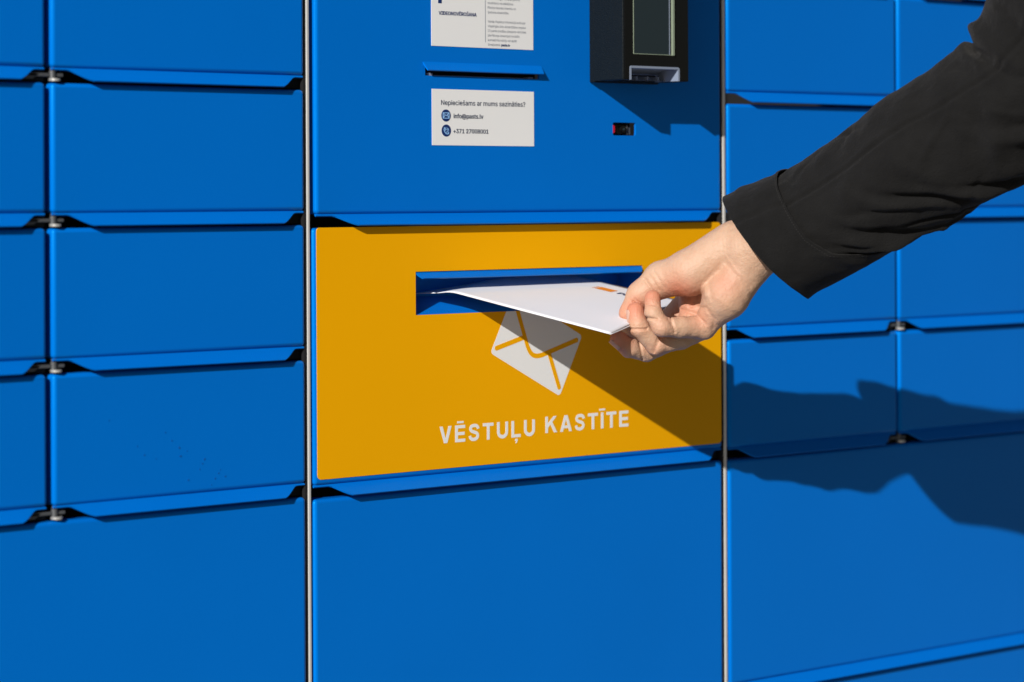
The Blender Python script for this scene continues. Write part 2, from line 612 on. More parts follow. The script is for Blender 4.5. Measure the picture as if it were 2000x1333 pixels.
for k, (cx, cz) in enumerate(((-.0692, .0649), (-.0690, .0530))):
    ic = add("round_icon", bm_mesh(disc(cx, cz, .0048, -.00045, .0002)), M_navy, st2)
    bm = bmesh.new()
    y0, y1 = -.00062, -.0003
    if k == 0:
        a, b = .0037, .0026
        stroke(bm, [(cx - a, cz - b), (cx + a, cz - b)], .0008, y0, y1)
        stroke(bm, [(cx - a, cz + b), (cx + a, cz + b)], .0008, y0 - .00003, y1)
        stroke(bm, [(cx - a, cz - b), (cx - a, cz + b)], .0008, y0 - .00006, y1)
        stroke(bm, [(cx + a, cz - b), (cx + a, cz + b)], .0008, y0 - .00009, y1)
        stroke(bm, [(cx - a, cz + b), (cx, cz - .0004), (cx + a, cz + b)], .0007, y0 - .00012, y1)
        stroke(bm, [(cx - a, cz - b), (cx - .0012, cz + .0005)], .0006, y0 - .00015, y1)
        stroke(bm, [(cx + a, cz - b), (cx + .0012, cz + .0005)], .0006, y0 - .00018, y1)
    else:
        stroke(bm, [(cx - .0024, cz + .0022), (cx - .0029, cz + .0008), (cx - .0022, cz - .0012), (cx - .0006, cz - .0028),
                    (cx + .0010, cz - .0034), (cx + .0026, cz - .0030)], .0010, y0, y1)
        stroke(bm, [(cx - .0026, cz + .0026), (cx - .0016, cz + .0028), (cx - .0009, cz + .0012), (cx - .0014, cz + .0002)], .0008, y0 - .00003, y1)
        stroke(bm, [(cx + .0030, cz - .0026), (cx + .0026, cz - .0014), (cx + .0012, cz - .0012), (cx + .0002, cz - .0016)], .0008, y0 - .00006, y1)
        stroke(bm, [(cx + .0002, cz + .0012), (cx + .0010, cz + .0009), (cx + .0014, cz + .0001)], .0006, y0 - .00009, y1)
        stroke(bm, [(cx + .0003, cz + .0026), (cx + .0021, cz + .0018), (cx + .0028, cz + .0001)], .0006, y0 - .00012, y1)
    for v in bm.verts:
        v.co.x = cx + (v.co.x - cx) * .82
        v.co.z = H + cz + (v.co.z - H - cz) * .82
    add("symbol", bm_mesh(bm), M_paleblue, ic)

# scanner behind its little window
bm = bmesh.new()
bm_box(bm, .108, .143, .012, .020, .047, .067)
bm_box(bm, .1182, .1300, .0040, .012, .0528, .0607, bev=.0006, mat=1)
bm_box(bm, .1310, .1322, .0030, .012, .0520, .0605, mat=2)
bm_box(bm, .1340, .1360, .0040, .012, .0522, .0590, mat=2)
cyl(bm, (.1265, .0035, .0566), (0, -1, 0), .0029, .004, n=24, mat=1)
cyl(bm, (.1265, .0020, .0566), (0, -1, 0), .0018, .002, n=24, r2=.0010, mat=3)
scan = add("scanner", bm_mesh(bm), [M_dark, M_gloss, M_zinc, M_glass], locker, label="small black barcode scanner window with red lens")
bm = bmesh.new()
bm_box(bm, .1146, .1178, .0026, .010, .0534, .0600, bev=.0012, seg=3)
add("red_lens", bm_mesh(bm), M_red, scan)

# ---- card terminal
term = empty("tmp", (0, 0, 0), "", "")
bpy.data.objects.remove(term)
tx0, tx1, tb, tt, D = .0852, .1607, .0958, .265, .0415
trx0, trx1, trz = .0917, .1492, .1076
bm = bmesh.new()
outline = [(tx0, tb), (trx0, tb), (trx0, trz), (trx1, trz), (trx1, tb), (tx1, tb), (tx1, tt), (tx0, tt)]
prism(bm, outline, -D, -.0145)
es = [e for e in bm.edges if all(abs(v.co.y + D) < 1e-6 for v in e.verts) or
      (abs(e.verts[0].co.y - e.verts[1].co.y) > .01 and e.verts[0].co.z < H + trz - .001 and (e.verts[0].co.x < tx0 + .001 or e.verts[0].co.x > tx1 - .001))]
bmesh.ops.bevel(bm, geom=es, offset=.0009, segments=3, profile=.5, affect='EDGES')
bm_box(bm, tx0 + .0004, tx1 - .0004, -.0146, -.0060, tb + .0002, tt - .0004)
bm_box(bm, tx0 + .0006, tx1 - .0006, -.0061, -.0002, tb - .0009, tt - .0004, bev=.0006)
me = bm_mesh(bm)
smooth_flat(me, 35)
term = add("card_terminal", me, M_case, locker, label="black card terminal box with dark screen and pale receipt tray")
bm = bmesh.new()
prism(bm, [(tx0 + .0016, tb + .0008), (trx0 - .0002, tb + .0008), (trx0 - .0002, trz + .0002), (trx1 + .0002, trz + .0002), (trx1 + .0002, tb + .0008),
           (tx1 - .0012, tb + .0008), (tx1 - .0012, tt - .002), (tx0 + .0016, tt - .002)], -D - .0008, -D + .0003)
add("front_bezel", bm_mesh(bm), M_gloss, term)
# gasket frame round the screen, then the sunk glass
sx0, sx1, sz0, sz1 = .0960, .1420, .1172, .255
bm = bmesh.new()
yf = -D - .0012
w = .0005
bm_box(bm, sx0, sx0 + w, yf, yf + .003, sz0, sz1)
bm_box(bm, sx1 - .0022, sx1, yf - .0012, yf + .003, sz0, sz1)
bm_box(bm, sx0 + w, sx1 - .0022, yf, yf + .003, sz0, sz0 + w)
add("screen_gasket", bm_mesh(bm), M_rim, term)
bm = bmesh.new()
bm_box(bm, sx0 + w, sx1 - .0048, yf + .0003, yf + .002, sz0 + w, sz1)
bm_box(bm, sx1 - .0048, sx1 - .0040, yf + .0001, yf + .002, sz0 + w, sz1, mat=1)
add("screen", bm_mesh(bm), [M_glass, M_tray], term)
# tray
bm = bmesh.new()
t = .0019
prism(bm, round_rect(trx0 + .0001, trx1 - .0001, tb + .0002, trz - .0001, .0022, corners=(1, 1, 0, 0)), -D - .0011, -D + .001)
me = bm_mesh(bm)
me = boolean(me, [box_mesh(trx0 + t, trx1 - t, -.06, -.02, tb - .01, trz - t)])
bm = bmesh.new()
bm.from_mesh(me)
bm_box(bm, trx0 + .0002, trx0 + t, -D + .001, -.0148, tb + .0003, trz - .0003)
bm_box(bm, trx1 - t, trx1 - .0002, -D + .001, -.0148, tb + .0003, trz - .0003)
bm_box(bm, trx0 + t, trx1 - t, -D + .001, -.0148, trz - t, trz - .0003)
# slanted back plates with a paper slit between
for (za, zb, ya, yb) in ((trz - t, trz - .0060, -.026, -.0165), (tb + .0045, tb + .0004, -.0175, -.026)):
    vs = [bm.verts.new(p) for p in ((trx0 + t, ya, H + za), (trx1 - t, ya, H + za), (trx1 - t, yb, H + zb), (trx0 + t, yb, H + zb))]
    bm.faces.new(vs)
for k in range(4):
    xx = trx0 + .010 + k * .0125
    bm_box(bm, xx, xx + .0006, -.0275, -.016, tb + .0012, tb + .0040)
bmesh.ops.recalc_face_normals(bm, faces=bm.faces[:])
add("receipt_tray", bm_mesh(bm), M_tray, term)
add("paper_slit", box_mesh(trx0 + t, trx1 - t, -.0155, -.0150, tb + .001, trz - t), M_dark, term)

# ---- letter drop
SX0, SX1, SZ0, SZ1 = -.1010, .1454, -.0923, -.0582
slot_cut = lambda: box_mesh(SX0, SX1, -.02, .05, SZ0, SZ1)
mail = door(-.2008, .2413, -.2189, -.0124 - GAP + .0003, m=M_blue_c, hollow=True, cut=[slot_cut()], hinge=False, name="letter_drop",
            label="yellow letter drop door with a posting slot, white envelope sign and text",
            lipkw=dict(out=.007, drop=.0085, l0=.012, l1=.020))
bm = bmesh.new()
prism(bm, round_rect(-.1977, .2394, -.2146, -.0226, .0035), -.0005, .0006)
me = boolean(bm_mesh(bm), [slot_cut()])
add("yellow_panel", me, M_yellow, mail)
# recess
bm = bmesh.new()
RD = .0300


def quad(bm, pts, mat=0):
    f = bm.faces.new([bm.verts.new((x, y, H + z)) for x, y, z in pts])
    f.material_index = mat


e_ = .0006
bm_box(bm, SX0 - .0012, SX0 - e_ + .0004, .0021, RD, SZ0 - .002, SZ1 + .001)
bm_box(bm, SX1 + .0002, SX1 + .0012, .0021, RD, SZ0 - .002, SZ1 + .001)
bm_box(bm, SX0, SX1, .0021, RD, SZ1 + .0002, SZ1 + .0012)
bm_box(bm, SX0, SX1, RD, RD + .001, -.0900, SZ1 + .001)
prism_pts = [(.0004, SZ0 + .0001), (RD + .0005, -.0788), (RD + .0005, -.0803), (.0004, SZ0 - .0014)]
va = [bm.verts.new((SX0, y, H + z)) for y, z in prism_pts]
vb = [bm.verts.new((SX1, y, H + z)) for y, z in prism_pts]
bm.faces.new(va)
bm.faces.new(vb[::-1])
for i in range(4):
    bm.faces.new((va[i], vb[i], vb[(i + 1) % 4], va[(i + 1) % 4]))
bmesh.ops.recalc_face_normals(bm, faces=bm.faces[:])
add("slot_recess", bm_mesh(bm), M_blue, mail)
bm = bmesh.new()
flap(bm, SX0 + .0006, SX1 - .0002, SZ1 - .0002, .0042, .0050, inset=.0042, yb=.0006)
add("slot_hood", bm_mesh(bm), M_blue, mail)

# envelope sign, tilted
ang = math.atan2(-.0385, .0745)
ux = Vector((math.cos(ang), math.sin(ang)))
uy = Vector((-ux.y, ux.x))
o0 = Vector((-.0242, -.1253))


def ic(u, v):
    p = o0 + ux * u * .001 + uy * v * .001
    return (p.x, p.y)


bm = bmesh.new()
prism(bm, [ic(a, b) for a, b in round_rect(0, 84, 0, 55, 3.2)], -.00060, -.0002)
me = boolean(bm_mesh(bm), [slot_cut()])
sign = add("envelope_sign", me, M_print_white, mail)
lines = []
flapc = [(4, 49)]
for i in range(9):
    t = i / 8
    flapc.append((33.0 + 18 * t, 22.0 - 4.2 * math.sin(math.pi * t)))
flapc += [(80, 49)]
# smooth the shoulders a little
lines = [flapc, [(4.0, 6.2), (27.0, 26.8)], [(57.0, 26.8), (80.0, 6.2)]]
for i, l in enumerate(lines):
    bm = bmesh.new()
    stroke(bm, [ic(*p) for p in l], .0039, -.00068 - i * .00003, -.0003)
    me = boolean(bm_mesh(bm), [slot_cut()])
    add("flap_line", me, M_yellow, sign)


def ribbon(pts, w):
    p = [Vector(q) for q in pts]
    L, Rr = [], []
    for i in range(len(p)):
        d = (p[min(i + 1, len(p) - 1)] - p[max(i - 1, 0)]).normalized()
        n = Vector((-d.y, d.x)) * w / 2
        L.append(p[i] + n)
        Rr.append(p[i] - n)
    return [(q.x, q.y) for q in L + Rr[::-1]]


def block_letter(ch):
    """bold grotesque capitals, unit height -> (width, outlines)"""
    t, b = .215, .185
    if ch in 'EĒ':
        w = .78
        o = [[(0, 0), (w, 0), (w, b), (t, b), (t, .5 - b / 2), (w * .94, .5 - b / 2), (w * .94, .5 + b / 2), (t, .5 + b / 2), (t, 1 - b), (w, 1 - b), (w, 1), (0, 1)]]
        if ch == 'Ē':
            o.append([(.16, 1.115), (w - .12, 1.115), (w - .12, 1.235), (.16, 1.235)])
        return w, o
    if ch == 'V':
        w = .92
        return w, [[(0, 1), (.235, 1), (w / 2, .27), (w - .235, 1), (w, 1), (w / 2 + .125, 0), (w / 2 - .125, 0)]]
    if ch == 'T':
        w = .84
        return w, [[(0, 1 - b), (w / 2 - t / 2, 1 - b), (w / 2 - t / 2, 0), (w / 2 + t / 2, 0), (w / 2 + t / 2, 1 - b), (w, 1 - b), (w, 1), (0, 1)]]
    if ch in 'IĪ':
        o = [[(0, 0), (t, 0), (t, 1), (0, 1)]]
        if ch == 'Ī':
            o.append([(-.14, 1.115), (t + .14, 1.115), (t + .14, 1.235), (-.14, 1.235)])
        return t, o
    if ch == 'Ļ':
        w = .74
        return w, [[(0, 0), (w, 0), (w, b), (t, b), (t, 1), (0, 1)],
                   [(w / 2 - .08, -.09), (w / 2 + .12, -.09), (w / 2 + .12, -.22), (w / 2 + .03, -.36), (w / 2 - .06, -.36), (w / 2 + .01, -.22), (w / 2 - .08, -.22)]]
    if ch == 'U':
        w = .88
        r = w / 2 - t / 2
        pts = [(t / 2, 1)] + [(w / 2 - r * math.cos(math.pi * i / 16), .40 - (.40 - t / 2.1) * math.sin(math.pi * i / 16)) for i in range(17)] + [(w - t / 2, 1)]
        return w, [ribbon(pts, t * .98)]
    if ch == 'S':
        w = .84
        pts = [(.745, .705), (.71, .80), (.60, .895), (.42, .915), (.23, .875), (.145, .755), (.18, .635), (.32, .555), (.52, .495),
               (.66, .42), (.705, .29), (.64, .165), (.46, .09), (.25, .105), (.13, .195), (.10, .315)]
        q = []
        for i in range(len(pts) - 1):
            q += [cr2(pts, i + k / 4) for k in range(4)]
        q.append(pts[-1])
        return w, [ribbon(q, .195)]
    if ch == 'K':
        w = .96
        return w, [[(0, 0), (t, 0), (t, 1), (0, 1)], [(t - .02, .34), (.70, 1), (.95, 1), (t - .02, .26)][:0] or
                   [(t - .01, .30), (t - .01, .58), (.665, 1), (.93, 1)], [(.36, .60), (.535, .70), (w, 0), (.70, 0)]]
    if ch == 'A':
        w = .97
        return w, [[(0, 0), (.23, 0), (w / 2 + .02, .80), (w / 2 + .13, 1), (w / 2 - .13, 1)],
                   [(w, 0), (w - .23, 0), (w / 2 - .02, .80), (w / 2 - .13, 1), (w / 2 + .13, 1)],
                   [(.22, .20), (w - .22, .20), (w - .27, .37), (.27, .37)]]


def cr2(pts, t):
    n = len(pts) - 1
    i = min(int(t), n - 1)
    f = t - i
    p = [pts[min(max(j, 0), n)] for j in (i - 1, i, i + 1, i + 2)]
    return tuple(.5 * (2 * p[1][a] + (p[2][a] - p[0][a]) * f + (2 * p[0][a] - 5 * p[1][a] + 4 * p[2][a] - p[3][a]) * f * f
                       + (3 * p[1][a] - p[0][a] - 3 * p[2][a] + p[3][a]) * f ** 3) for a in (0, 1))


def block_word(word, x, z, width, height, parent):
    ls = [block_letter(c) for c in word]
    gap = (width / height - sum(l[0] for l in ls)) / (len(ls) - 1)
    cx = 0
    for c, (w, outs) in zip(word, ls):
        bm = bmesh.new()
        for k, o in enumerate(outs):
            prism(bm, [(x + (cx + px) * height, z + pz * height) for px, pz in o], -.00060 - .00002 * k, -.0003)
        add("letter", bm_mesh(bm), M_print_white, parent)
        cx += w + gap


block_word("VĒSTUĻU", -.0775, -.1947, .1006, .0134, mail)
block_word("KASTĪTE", .0345, -.1933, .0936, .0134, mail)

bottom_mid = door(-.2008, .2413, -.4263, -.2189 - GAP, hinge=False, m=M_blue_c, label="wide tall blue door under the yellow letter drop")
door(-.2008, .2413, -.64, -.4263 - GAP, hinge=False, m=M_blue_c)

# ------------------------------------------------------------------ envelope
P0 = Vector((-.0693, 0.0, -.0735))
P1 = Vector((-.0136, -.1290, -.1054))
e = (P1 - P0).normalized()
wv = Vector((1, 0, 0))
wv = (wv - e * wv.dot(e)).normalized()
nrm = e.cross(wv)
if nrm.z < 0:
    nrm = -nrm
L_out = (P1 - P0).length
Wd = .162


def env_pt(s, t, layer=0):
    """s: 0..1 across from the near-left edge, t: metres along from the wall plane (negative = inside)"""
    # right edge is held a little shorter, the paper is pinched and bowed
    Lmax = L_out - .010 * s ** 1.3
    tt = t if t < 0 else t / L_out * Lmax
    p = P0 + wv * (Wd * s) + e * tt
    z = 0.0
    q = .010 - t                       # the paper humps over the sill and dips behind it
    if q > 0:
        z -= 14 * min(q, .015) ** 2 + .28 * max(0, q - .015)
    z += .0022 * s * s * max(0, t) / L_out
    z += .0016 * math.sin(math.pi * s) * max(0, t) / L_out
    if layer:
        z -= .0003 + .0009 * max(0, (t / L_out - .55)) / .45 * math.sin(math.pi * min(1, s * 1.15 + .0)) ** .6 * (1 if s < .87 else 0)
    return p + nrm * z


def env_sheet(layer, t0, t1, ns=24, nt=48, th=.00022):
    bm = bmesh.new()
    g = []
    for j in range(nt + 1):
        t = t0 + (t1 - t0) * j / nt
        row = []
        for i in range(ns + 1):
            p = env_pt(i / ns, t, layer)
            row.append((p, bm.verts.new((p.x, p.y, p.z + H)), bm.verts.new((p.x - nrm.x * th, p.y - nrm.y * th, p.z - nrm.z * th + H))))
        g.append(row)
    for j in range(nt):
        for i in range(ns):
            bm.faces.new((g[j][i][1], g[j][i + 1][1], g[j + 1][i + 1][1], g[j + 1][i][1]))
            bm.faces.new((g[j][i][2], g[j + 1][i][2], g[j + 1][i + 1][2], g[j][i + 1][2]))
    for j in range(nt):
        for i in (0, ns):
            bm.faces.new((g[j][i][1], g[j + 1][i][1], g[j + 1][i][2], g[j][i][2]))
    for i in range(ns):
        for j in (0, nt):
            bm.faces.new((g[j][i][1], g[j][i + 1][1], g[j][i + 1][2], g[j][i][2]))
    bmesh.ops.recalc_face_normals(bm, faces=bm.faces[:])
    return bm_mesh(bm)


env = add("envelope", env_sheet(0, -.034, L_out), M_paper, smooth=True)
env['label'] = "white paper envelope held by the hand, half pushed into the yellow posting slot"
env['category'] = "envelope"
add("back_sheet", env_sheet(1, -.034, L_out + .0012), M_paper, env, smooth=True)


def on_env(me):
    """wrap flat artwork (x = metres along the letter, y = metres in from its right edge) on the paper"""
    for v in me.vertices:
        p = env_pt(1 - v.co.y / Wd, v.co.x) + nrm * (.00025 + v.co.z)
        v.co = Vector((p.x, p.y, p.z + H))


def art_poly(polys):
    bm = bmesh.new()
    for pts in polys:
        bm.faces.new([bm.verts.new((x, y, 0)) for x, y in pts])
    bmesh.ops.triangulate(bm, faces=bm.faces[:])
    return bm_mesh(bm)


# logo: orange slanted lozenge and dark wordmark starting with P
a0, b0 = .0725, .0210
me = art_poly([[(a0 + .003, b0 + .0), (a0 + .019, b0 + .0), (a0 + .0165, b0 + .0105), (a0 + .0005, b0 + .0105)]])
on_env(me)
add("logo_mark", me, M_orange, env)
me = art_poly([[(a0 - .0018, b0 + .0108), (a0 + .0006, b0 + .0002), (a0 + .0014, b0 + .0002), (a0 - .0010, b0 + .0108)]])
on_env(me)
add("logo_edge", me, M_orange, env)
co, fs = glyphs("Pasts", shear=.2)
V_, F_ = [], []
for k in range(4):
    dx, dy = .0003 * math.cos(k * math.pi / 2), .0003 * math.sin(k * math.pi / 2)
    o_ = len(V_)
    V_ += [(p[0] * .0135 + dx, p[1] * .0135 + dy, .00002 * (k + .8 * p[2])) for p in co]
    F_ += [tuple(i + o_ for i in f) for f in fs]
me = bpy.data.meshes.new("lettering")
me.from_pydata(V_, [], F_)
me.update()
for v in me.vertices:
    v.co = Vector((a0 + .0215 + v.co.x, b0 + .0108 - v.co.y, v.co.z))
on_env(me)
me.flip_normals()
add("lettering", me, M_navy, env)

# ------------------------------------------------------------------ person: arm reaching in from the right
c41, s41 = math.cos(R(41)), math.sin(R(41))
# local frame of the arm (mm): first axis along the letter edge, second up, third out from the wall
ARM = Matrix(((c41, 0, -s41, .03759634), (-s41, 0, -c41, -.13868304), (0, 1, 0, H - .08625061), (0, 0, 0, 1)))
person = empty("person", (0.05, -.14, 0), "person in a black jacket whose right hand pushes the envelope into the slot", "person")


def to_world(p):
    return ARM @ Vector((p[0] * .001, p[1] * .001, p[2] * .001))


CH = {
    'forearm': [(66.7, 45.4, -9, 22.5), (103.0, 68.4, 7, 25), (137.0, 88.0, 15, 26)],
    'thenar': [(55.4, 48.2, -15, 19.0), (19.8, 26.0, -20, 17.8), (-1.5, 20.2, -30, 14.1), (-17.6, 8.6, -30, 10.6), (-27.8, -6.0, -30, 7.6)],
    'hypo': [(68.6, 37.5, -9, 18.5), (47.6, 7.6, -8, 17), (31.1, -16.1, -18, 9.2)],
    'palm': [(61.7, 41.2, -21, 19), (30.8, 5.3, -46, 16), (22.2, -17.8, -38, 11)],
    'index': [(20.1, -2.6, -62, 12), (-2.5, -24.2, -66, 9.5), (-17.1, -25.0, -62, 8.5), (-24.6, -20.8, -58, 7.5)],
    'middle': [(21.2, -20.6, -50, 10.5), (-13.7, -36.1, -32, 8.3), (-27.5, -32.7, -22, 7.8), (-35.9, -26.1, -14, 7.0)],
    'ring': [(30.2, -17.8, -33, 10), (13.6, -25.5, -27, 9), (-6.6, -30.2, -20, 8.4), (-20.1, -16.4, -13, 7.5), (-22.8, -3.7, -17, 6.9)],
    'pinky': [(31.1, -16.9, -18, 9.2), (12.4, -16.3, -8, 8.3), (-3.3, -15.5, 0, 7.6), (-9.5, -4.8, -2, 6.7), (-9.8, 6.6, -8, 6.3)],
}


def smin(a, b, k):
    h = np.clip(.5 + .5 * (b - a) / k, 0, 1)
    return b + (a - b) * h - k * h * (1 - h)


def seg_cone(P, a, b):
    a4, b4 = np.array(a, np.float32), np.array(b, np.float32)
    ba = b4[:3] - a4[:3]
    pa = P - a4[:3]
    h = np.clip((pa @ ba) / (ba @ ba), 0, 1)
    return np.sqrt(((pa - h[:, None] * ba) ** 2).sum(1)) - (a4[3] + (b4[3] - a4[3]) * h)


def chain(P, pts, k=3.0):
    d = None
    for a, b in zip(pts[:-1], pts[1:]):
        s = seg_cone(P, a, b)
        d = s if d is None else smin(d, s, k)
    return d


# creases seen on the palm side: polylines in the first two axes, side limit on the third, width, depth
CREASE = [
    ([(-17.0, -8.0), (-7.0, -9.5)], (-8, 30), 1.00, 1.10, 'pinky'),
    ([(4.0, -9.5), (7.0, -19.5)], (-14, 30), 1.00, 0.94, 'pinky'),
    ([(1.8, -9.0), (4.0, -14.0)], (-14, 30), 0.80, 0.51, 'pinky'),
    ([(-14.5, 2.0), (-7, 1.5)], (-8, 30), 0.80, 0.42, 'pinky'),
    ([(-27, -17.5), (-14.5, -17.5)], (-20, 30), 1.00, 1.10, 'ring'),
    ([(-25, -15), (-16, -14.8)], (-20, 30), 0.80, 0.42, 'ring'),
    ([(-2.0, -21.0), (-8.5, -36.0)], (-30, 30), 1.00, 0.85, 'ring'),
    ([(-4.0, -21.5), (-10.0, -35.0)], (-30, 30), 0.80, 0.42, 'ring'),
    ([(-20, -27), (-17, -42)], (-40, 20), 1.00, 1.02, 'middle'),
    ([(27.5, 36.0), (25.5, 22.0), (27.5, 9.0), (23, 0)], (-60, 40), 1.75, 0.99, 'palm'),
    ([(31.5, 33.0), (29.0, 21.0), (31, 9.0)], (-60, 40), 2.50, -0.72, 'palm'),
    ([(35.5, 30.0), (33.0, 20.0), (36, 6.0)], (-60, 40), 1.62, 0.37, 'palm'),
    ([(16.0, -4.0), (24.0, -6.5), (31, -14)], (-60, 40), 1.50, 0.81, 'palm'),
    ([(21, -1), (32, -1), (38, -10), (37, -20)], (-60, 40), 1.25, 0.56, 'palm'),
    ([(26, -8), (30, -12), (32, -18)], (-60, 40), 1.12, 0.37, 'palm'),
    ([(46, 36), (54, 25), (65, 16)], (-60, 40), 1.88, 0.56, 'palm'),
    ([(49, 39), (57, 28), (68, 19)], (-60, 40), 1.50, 0.31, 'palm'),
    ([(44, 58), (52, 62), (62, 60)], (-60, 40), 2.25, 0.43, 'palm'),
    ([(56, 60), (66, 50), (74, 46)], (-60, 40), 2.75, -0.56, 'palm'),
    ([(-24.5, 3.5), (-16.0, -3.0)], (-60, 20), 0.90, 1.10, 'thenar'),
    ([(-23.0, 5.5), (-14.5, -1.0)], (-60, 20), 0.80, 0.60, 'thenar'),
    ([(-15, 21), (-8.5, 11)], (-60, 30), 1.20, 0.90, 'thenar'),
    ([(-12, 25), (-4.5, 13)], (-60, 30), 1.00, 0.50, 'thenar'),
    ([(-8, 27), (0.5, 14)], (-60, 30), 1.00, 0.40, 'thenar'),
]


def poly_dist(P2, pts):
    d = None
    for a, b in zip(pts[:-1], pts[1:]):
        a, b = np.array(a, np.float32), np.array(b, np.float32)
        ba = b - a
        pa = P2 - a
        h = np.clip((pa @ ba) / (ba @ ba), 0, 1)
        q = ((pa - h[:, None] * ba) ** 2).sum(1)
        d = q if d is None else np.minimum(d, q)
    return d


def groove(P, d, part):
    for pts, (w0, w1), sig, dep, pr in CREASE:
        if pr == part:
            m = (P[:, 2] > w0) & (P[:, 2] < w1)
            q = poly_dist(P[:, :2], pts)
            d = d + np.where(m, 1.4 * dep * np.exp(-q / sig ** 2), 0).astype(np.float32)
    return d


def hand_sdf(P):
    th = groove(P, chain(P, CH['thenar'], 4.0), 'thenar')
    palm = smin(chain(P, CH['hypo'], 6), chain(P, CH['palm'], 6), 9)
    palm = smin(palm, chain(P, CH['forearm'], 6), 9)
    palm = groove(P, palm, 'palm')
    body = smin(palm, th, 3.0)
    # the thumb's far half keeps clear of the palm
    fing = None
    for f in ('index', 'middle', 'ring', 'pinky'):
        d = groove(P, chain(P, CH[f], 2.0), f)
        base = np.array(CH[f][0][:3], np.float32)
        r = np.sqrt(((P - base) ** 2).sum(1))
        k = np.clip(7.0 * (1 - r / 27.0), .12, 7.0)
        body = smin(body, d, k)
    x, y, z = P[:, 0], P[:, 1], P[:, 2]
    body = body + (.22 * np.sin(.42 * x + .9 * np.sin(.21 * y)) * np.sin(.38 * y + 1.3) * np.sin(.4 * z + .7)
                   + .09 * np.sin(1.3 * x + 1.1 * y) * np.sin(1.2 * z - .7 * y)).astype(np.float32)
    return body


def surface_nets(F, org, h):
    """F on a regular grid -> verts, quads"""
    s = F < 0
    nx, ny, nz = F.shape
    cs = [(i, j, k) for i in (0, 1) for j in (0, 1) for k in (0, 1)]
    cnt = np.zeros((nx - 1, ny - 1, nz - 1), np.int8)
    for i, j, k in cs:
        cnt += s[i:nx - 1 + i, j:ny - 1 + j, k:nz - 1 + k]
    act = (cnt > 0) & (cnt < 8)
    idx = -np.ones(act.shape, np.int64)
    ii = np.argwhere(act)
    idx[act] = np.arange(len(ii))
    acc = np.zeros((len(ii), 3))
    num = np.zeros(len(ii))
    for a in cs:
        for ax in range(3):
            if a[ax] == 1:
                continue
            b = list(a)
            b[ax] = 1
            fa = F[ii[:, 0] + a[0], ii[:, 1] + a[1], ii[:, 2] + a[2]]
            fb = F[ii[:, 0] + b[0], ii[:, 1] + b[1], ii[:, 2] + b[2]]
            m = (fa < 0) != (fb < 0)
            t = np.where(m, fa / np.where(m, fa - fb, 1), 0)
            p = np.tile(np.array(a, float), (len(ii), 1))
            p[:, ax] += t
            acc += np.where(m[:, None], p, 0)
            num += m
    V = (ii + acc / num[:, None]) * h + org
    quads = []
    for ax in range(3):
        o1, o2 = [(1, 2), (2, 0), (0, 1)][ax]
        A = [slice(0, n) for n in F.shape]
        sl0 = [slice(None)] * 3
        sl1 = [slice(None)] * 3
        sl0[ax] = slice(0, -1)
        sl1[ax] = slice(1, None)
        d = s[tuple(sl0)].astype(np.int8) - s[tuple(sl1)].astype(np.int8)
        e = np.argwhere(d != 0)
        ok = (e[:, o1] > 0) & (e[:, o2] > 0) & (e[:, o1] < F.shape[o1] - 1) & (e[:, o2] < F.shape[o2] - 1)
        e = e[ok]
        sg = d[e[:, 0], e[:, 1], e[:, 2]]
        def cell(d1, d2):
            c = e.copy()
            c[:, o1] -= d1
            c[:, o2] -= d2
            return idx[c[:, 0], c[:, 1], c[:, 2]]
        q = np.stack([cell(1, 1), cell(0, 1), cell(0, 0), cell(1, 0)], 1)
        q[sg < 0] = q[sg < 0][:, ::-1]
        quads.append(q)
    return V, np.concatenate(quads)


hstep = 0.72
lo = np.array([-48., -48., -75.])
hi = np.array([150., 150., 80.])
shape = ((hi - lo) / hstep).astype(int) + 1
F = np.full(shape, 50., np.float32)
ax = [lo[i] + hstep * np.arange(shape[i]) for i in range(3)]
# coarse pass finds the blocks worth computing
blk = 12
for i in range(0, shape[0], blk):
    for j in range(0, shape[1], blk):
        for k in range(0, shape[2], blk):
            c = np.array([[ax[0][min(i + blk // 2, shape[0] - 1)], ax[1][min(j + blk // 2, shape[1] - 1)], ax[2][min(k + blk // 2, shape[2] - 1)]]], np.float32)
            dc = float(hand_sdf(c)[0])
            if abs(dc) > 10.5:
                F[i:i + blk, j:j + blk, k:k + blk] = dc
                continue
            g = np.stack(np.meshgrid(ax[0][i:i + blk], ax[1][j:j + blk], ax[2][k:k + blk], indexing='ij'), -1)
            sh = g.shape[:3]
            F[i:i + blk, j:j + blk, k:k + blk] = hand_sdf(g.reshape(-1, 3).astype(np.float32)).reshape(sh)
V, Q = surface_nets(F, lo, hstep)
hm = bpy.data.meshes.new("hand")
hm.from_pydata([tuple(to_world(v)) for v in V], [], Q.tolist())
hm.update()
bm = bmesh.new()
bm.from_mesh(hm)
for _ in range(1):
    bmesh.ops.smooth_vert(bm, verts=bm.verts[:], factor=.5, use_axis_x=True, use_axis_y=True, use_axis_z=True)
bmesh.ops.recalc_face_normals(bm, faces=bm.faces[:])
bm.to_mesh(hm)
bm.free()
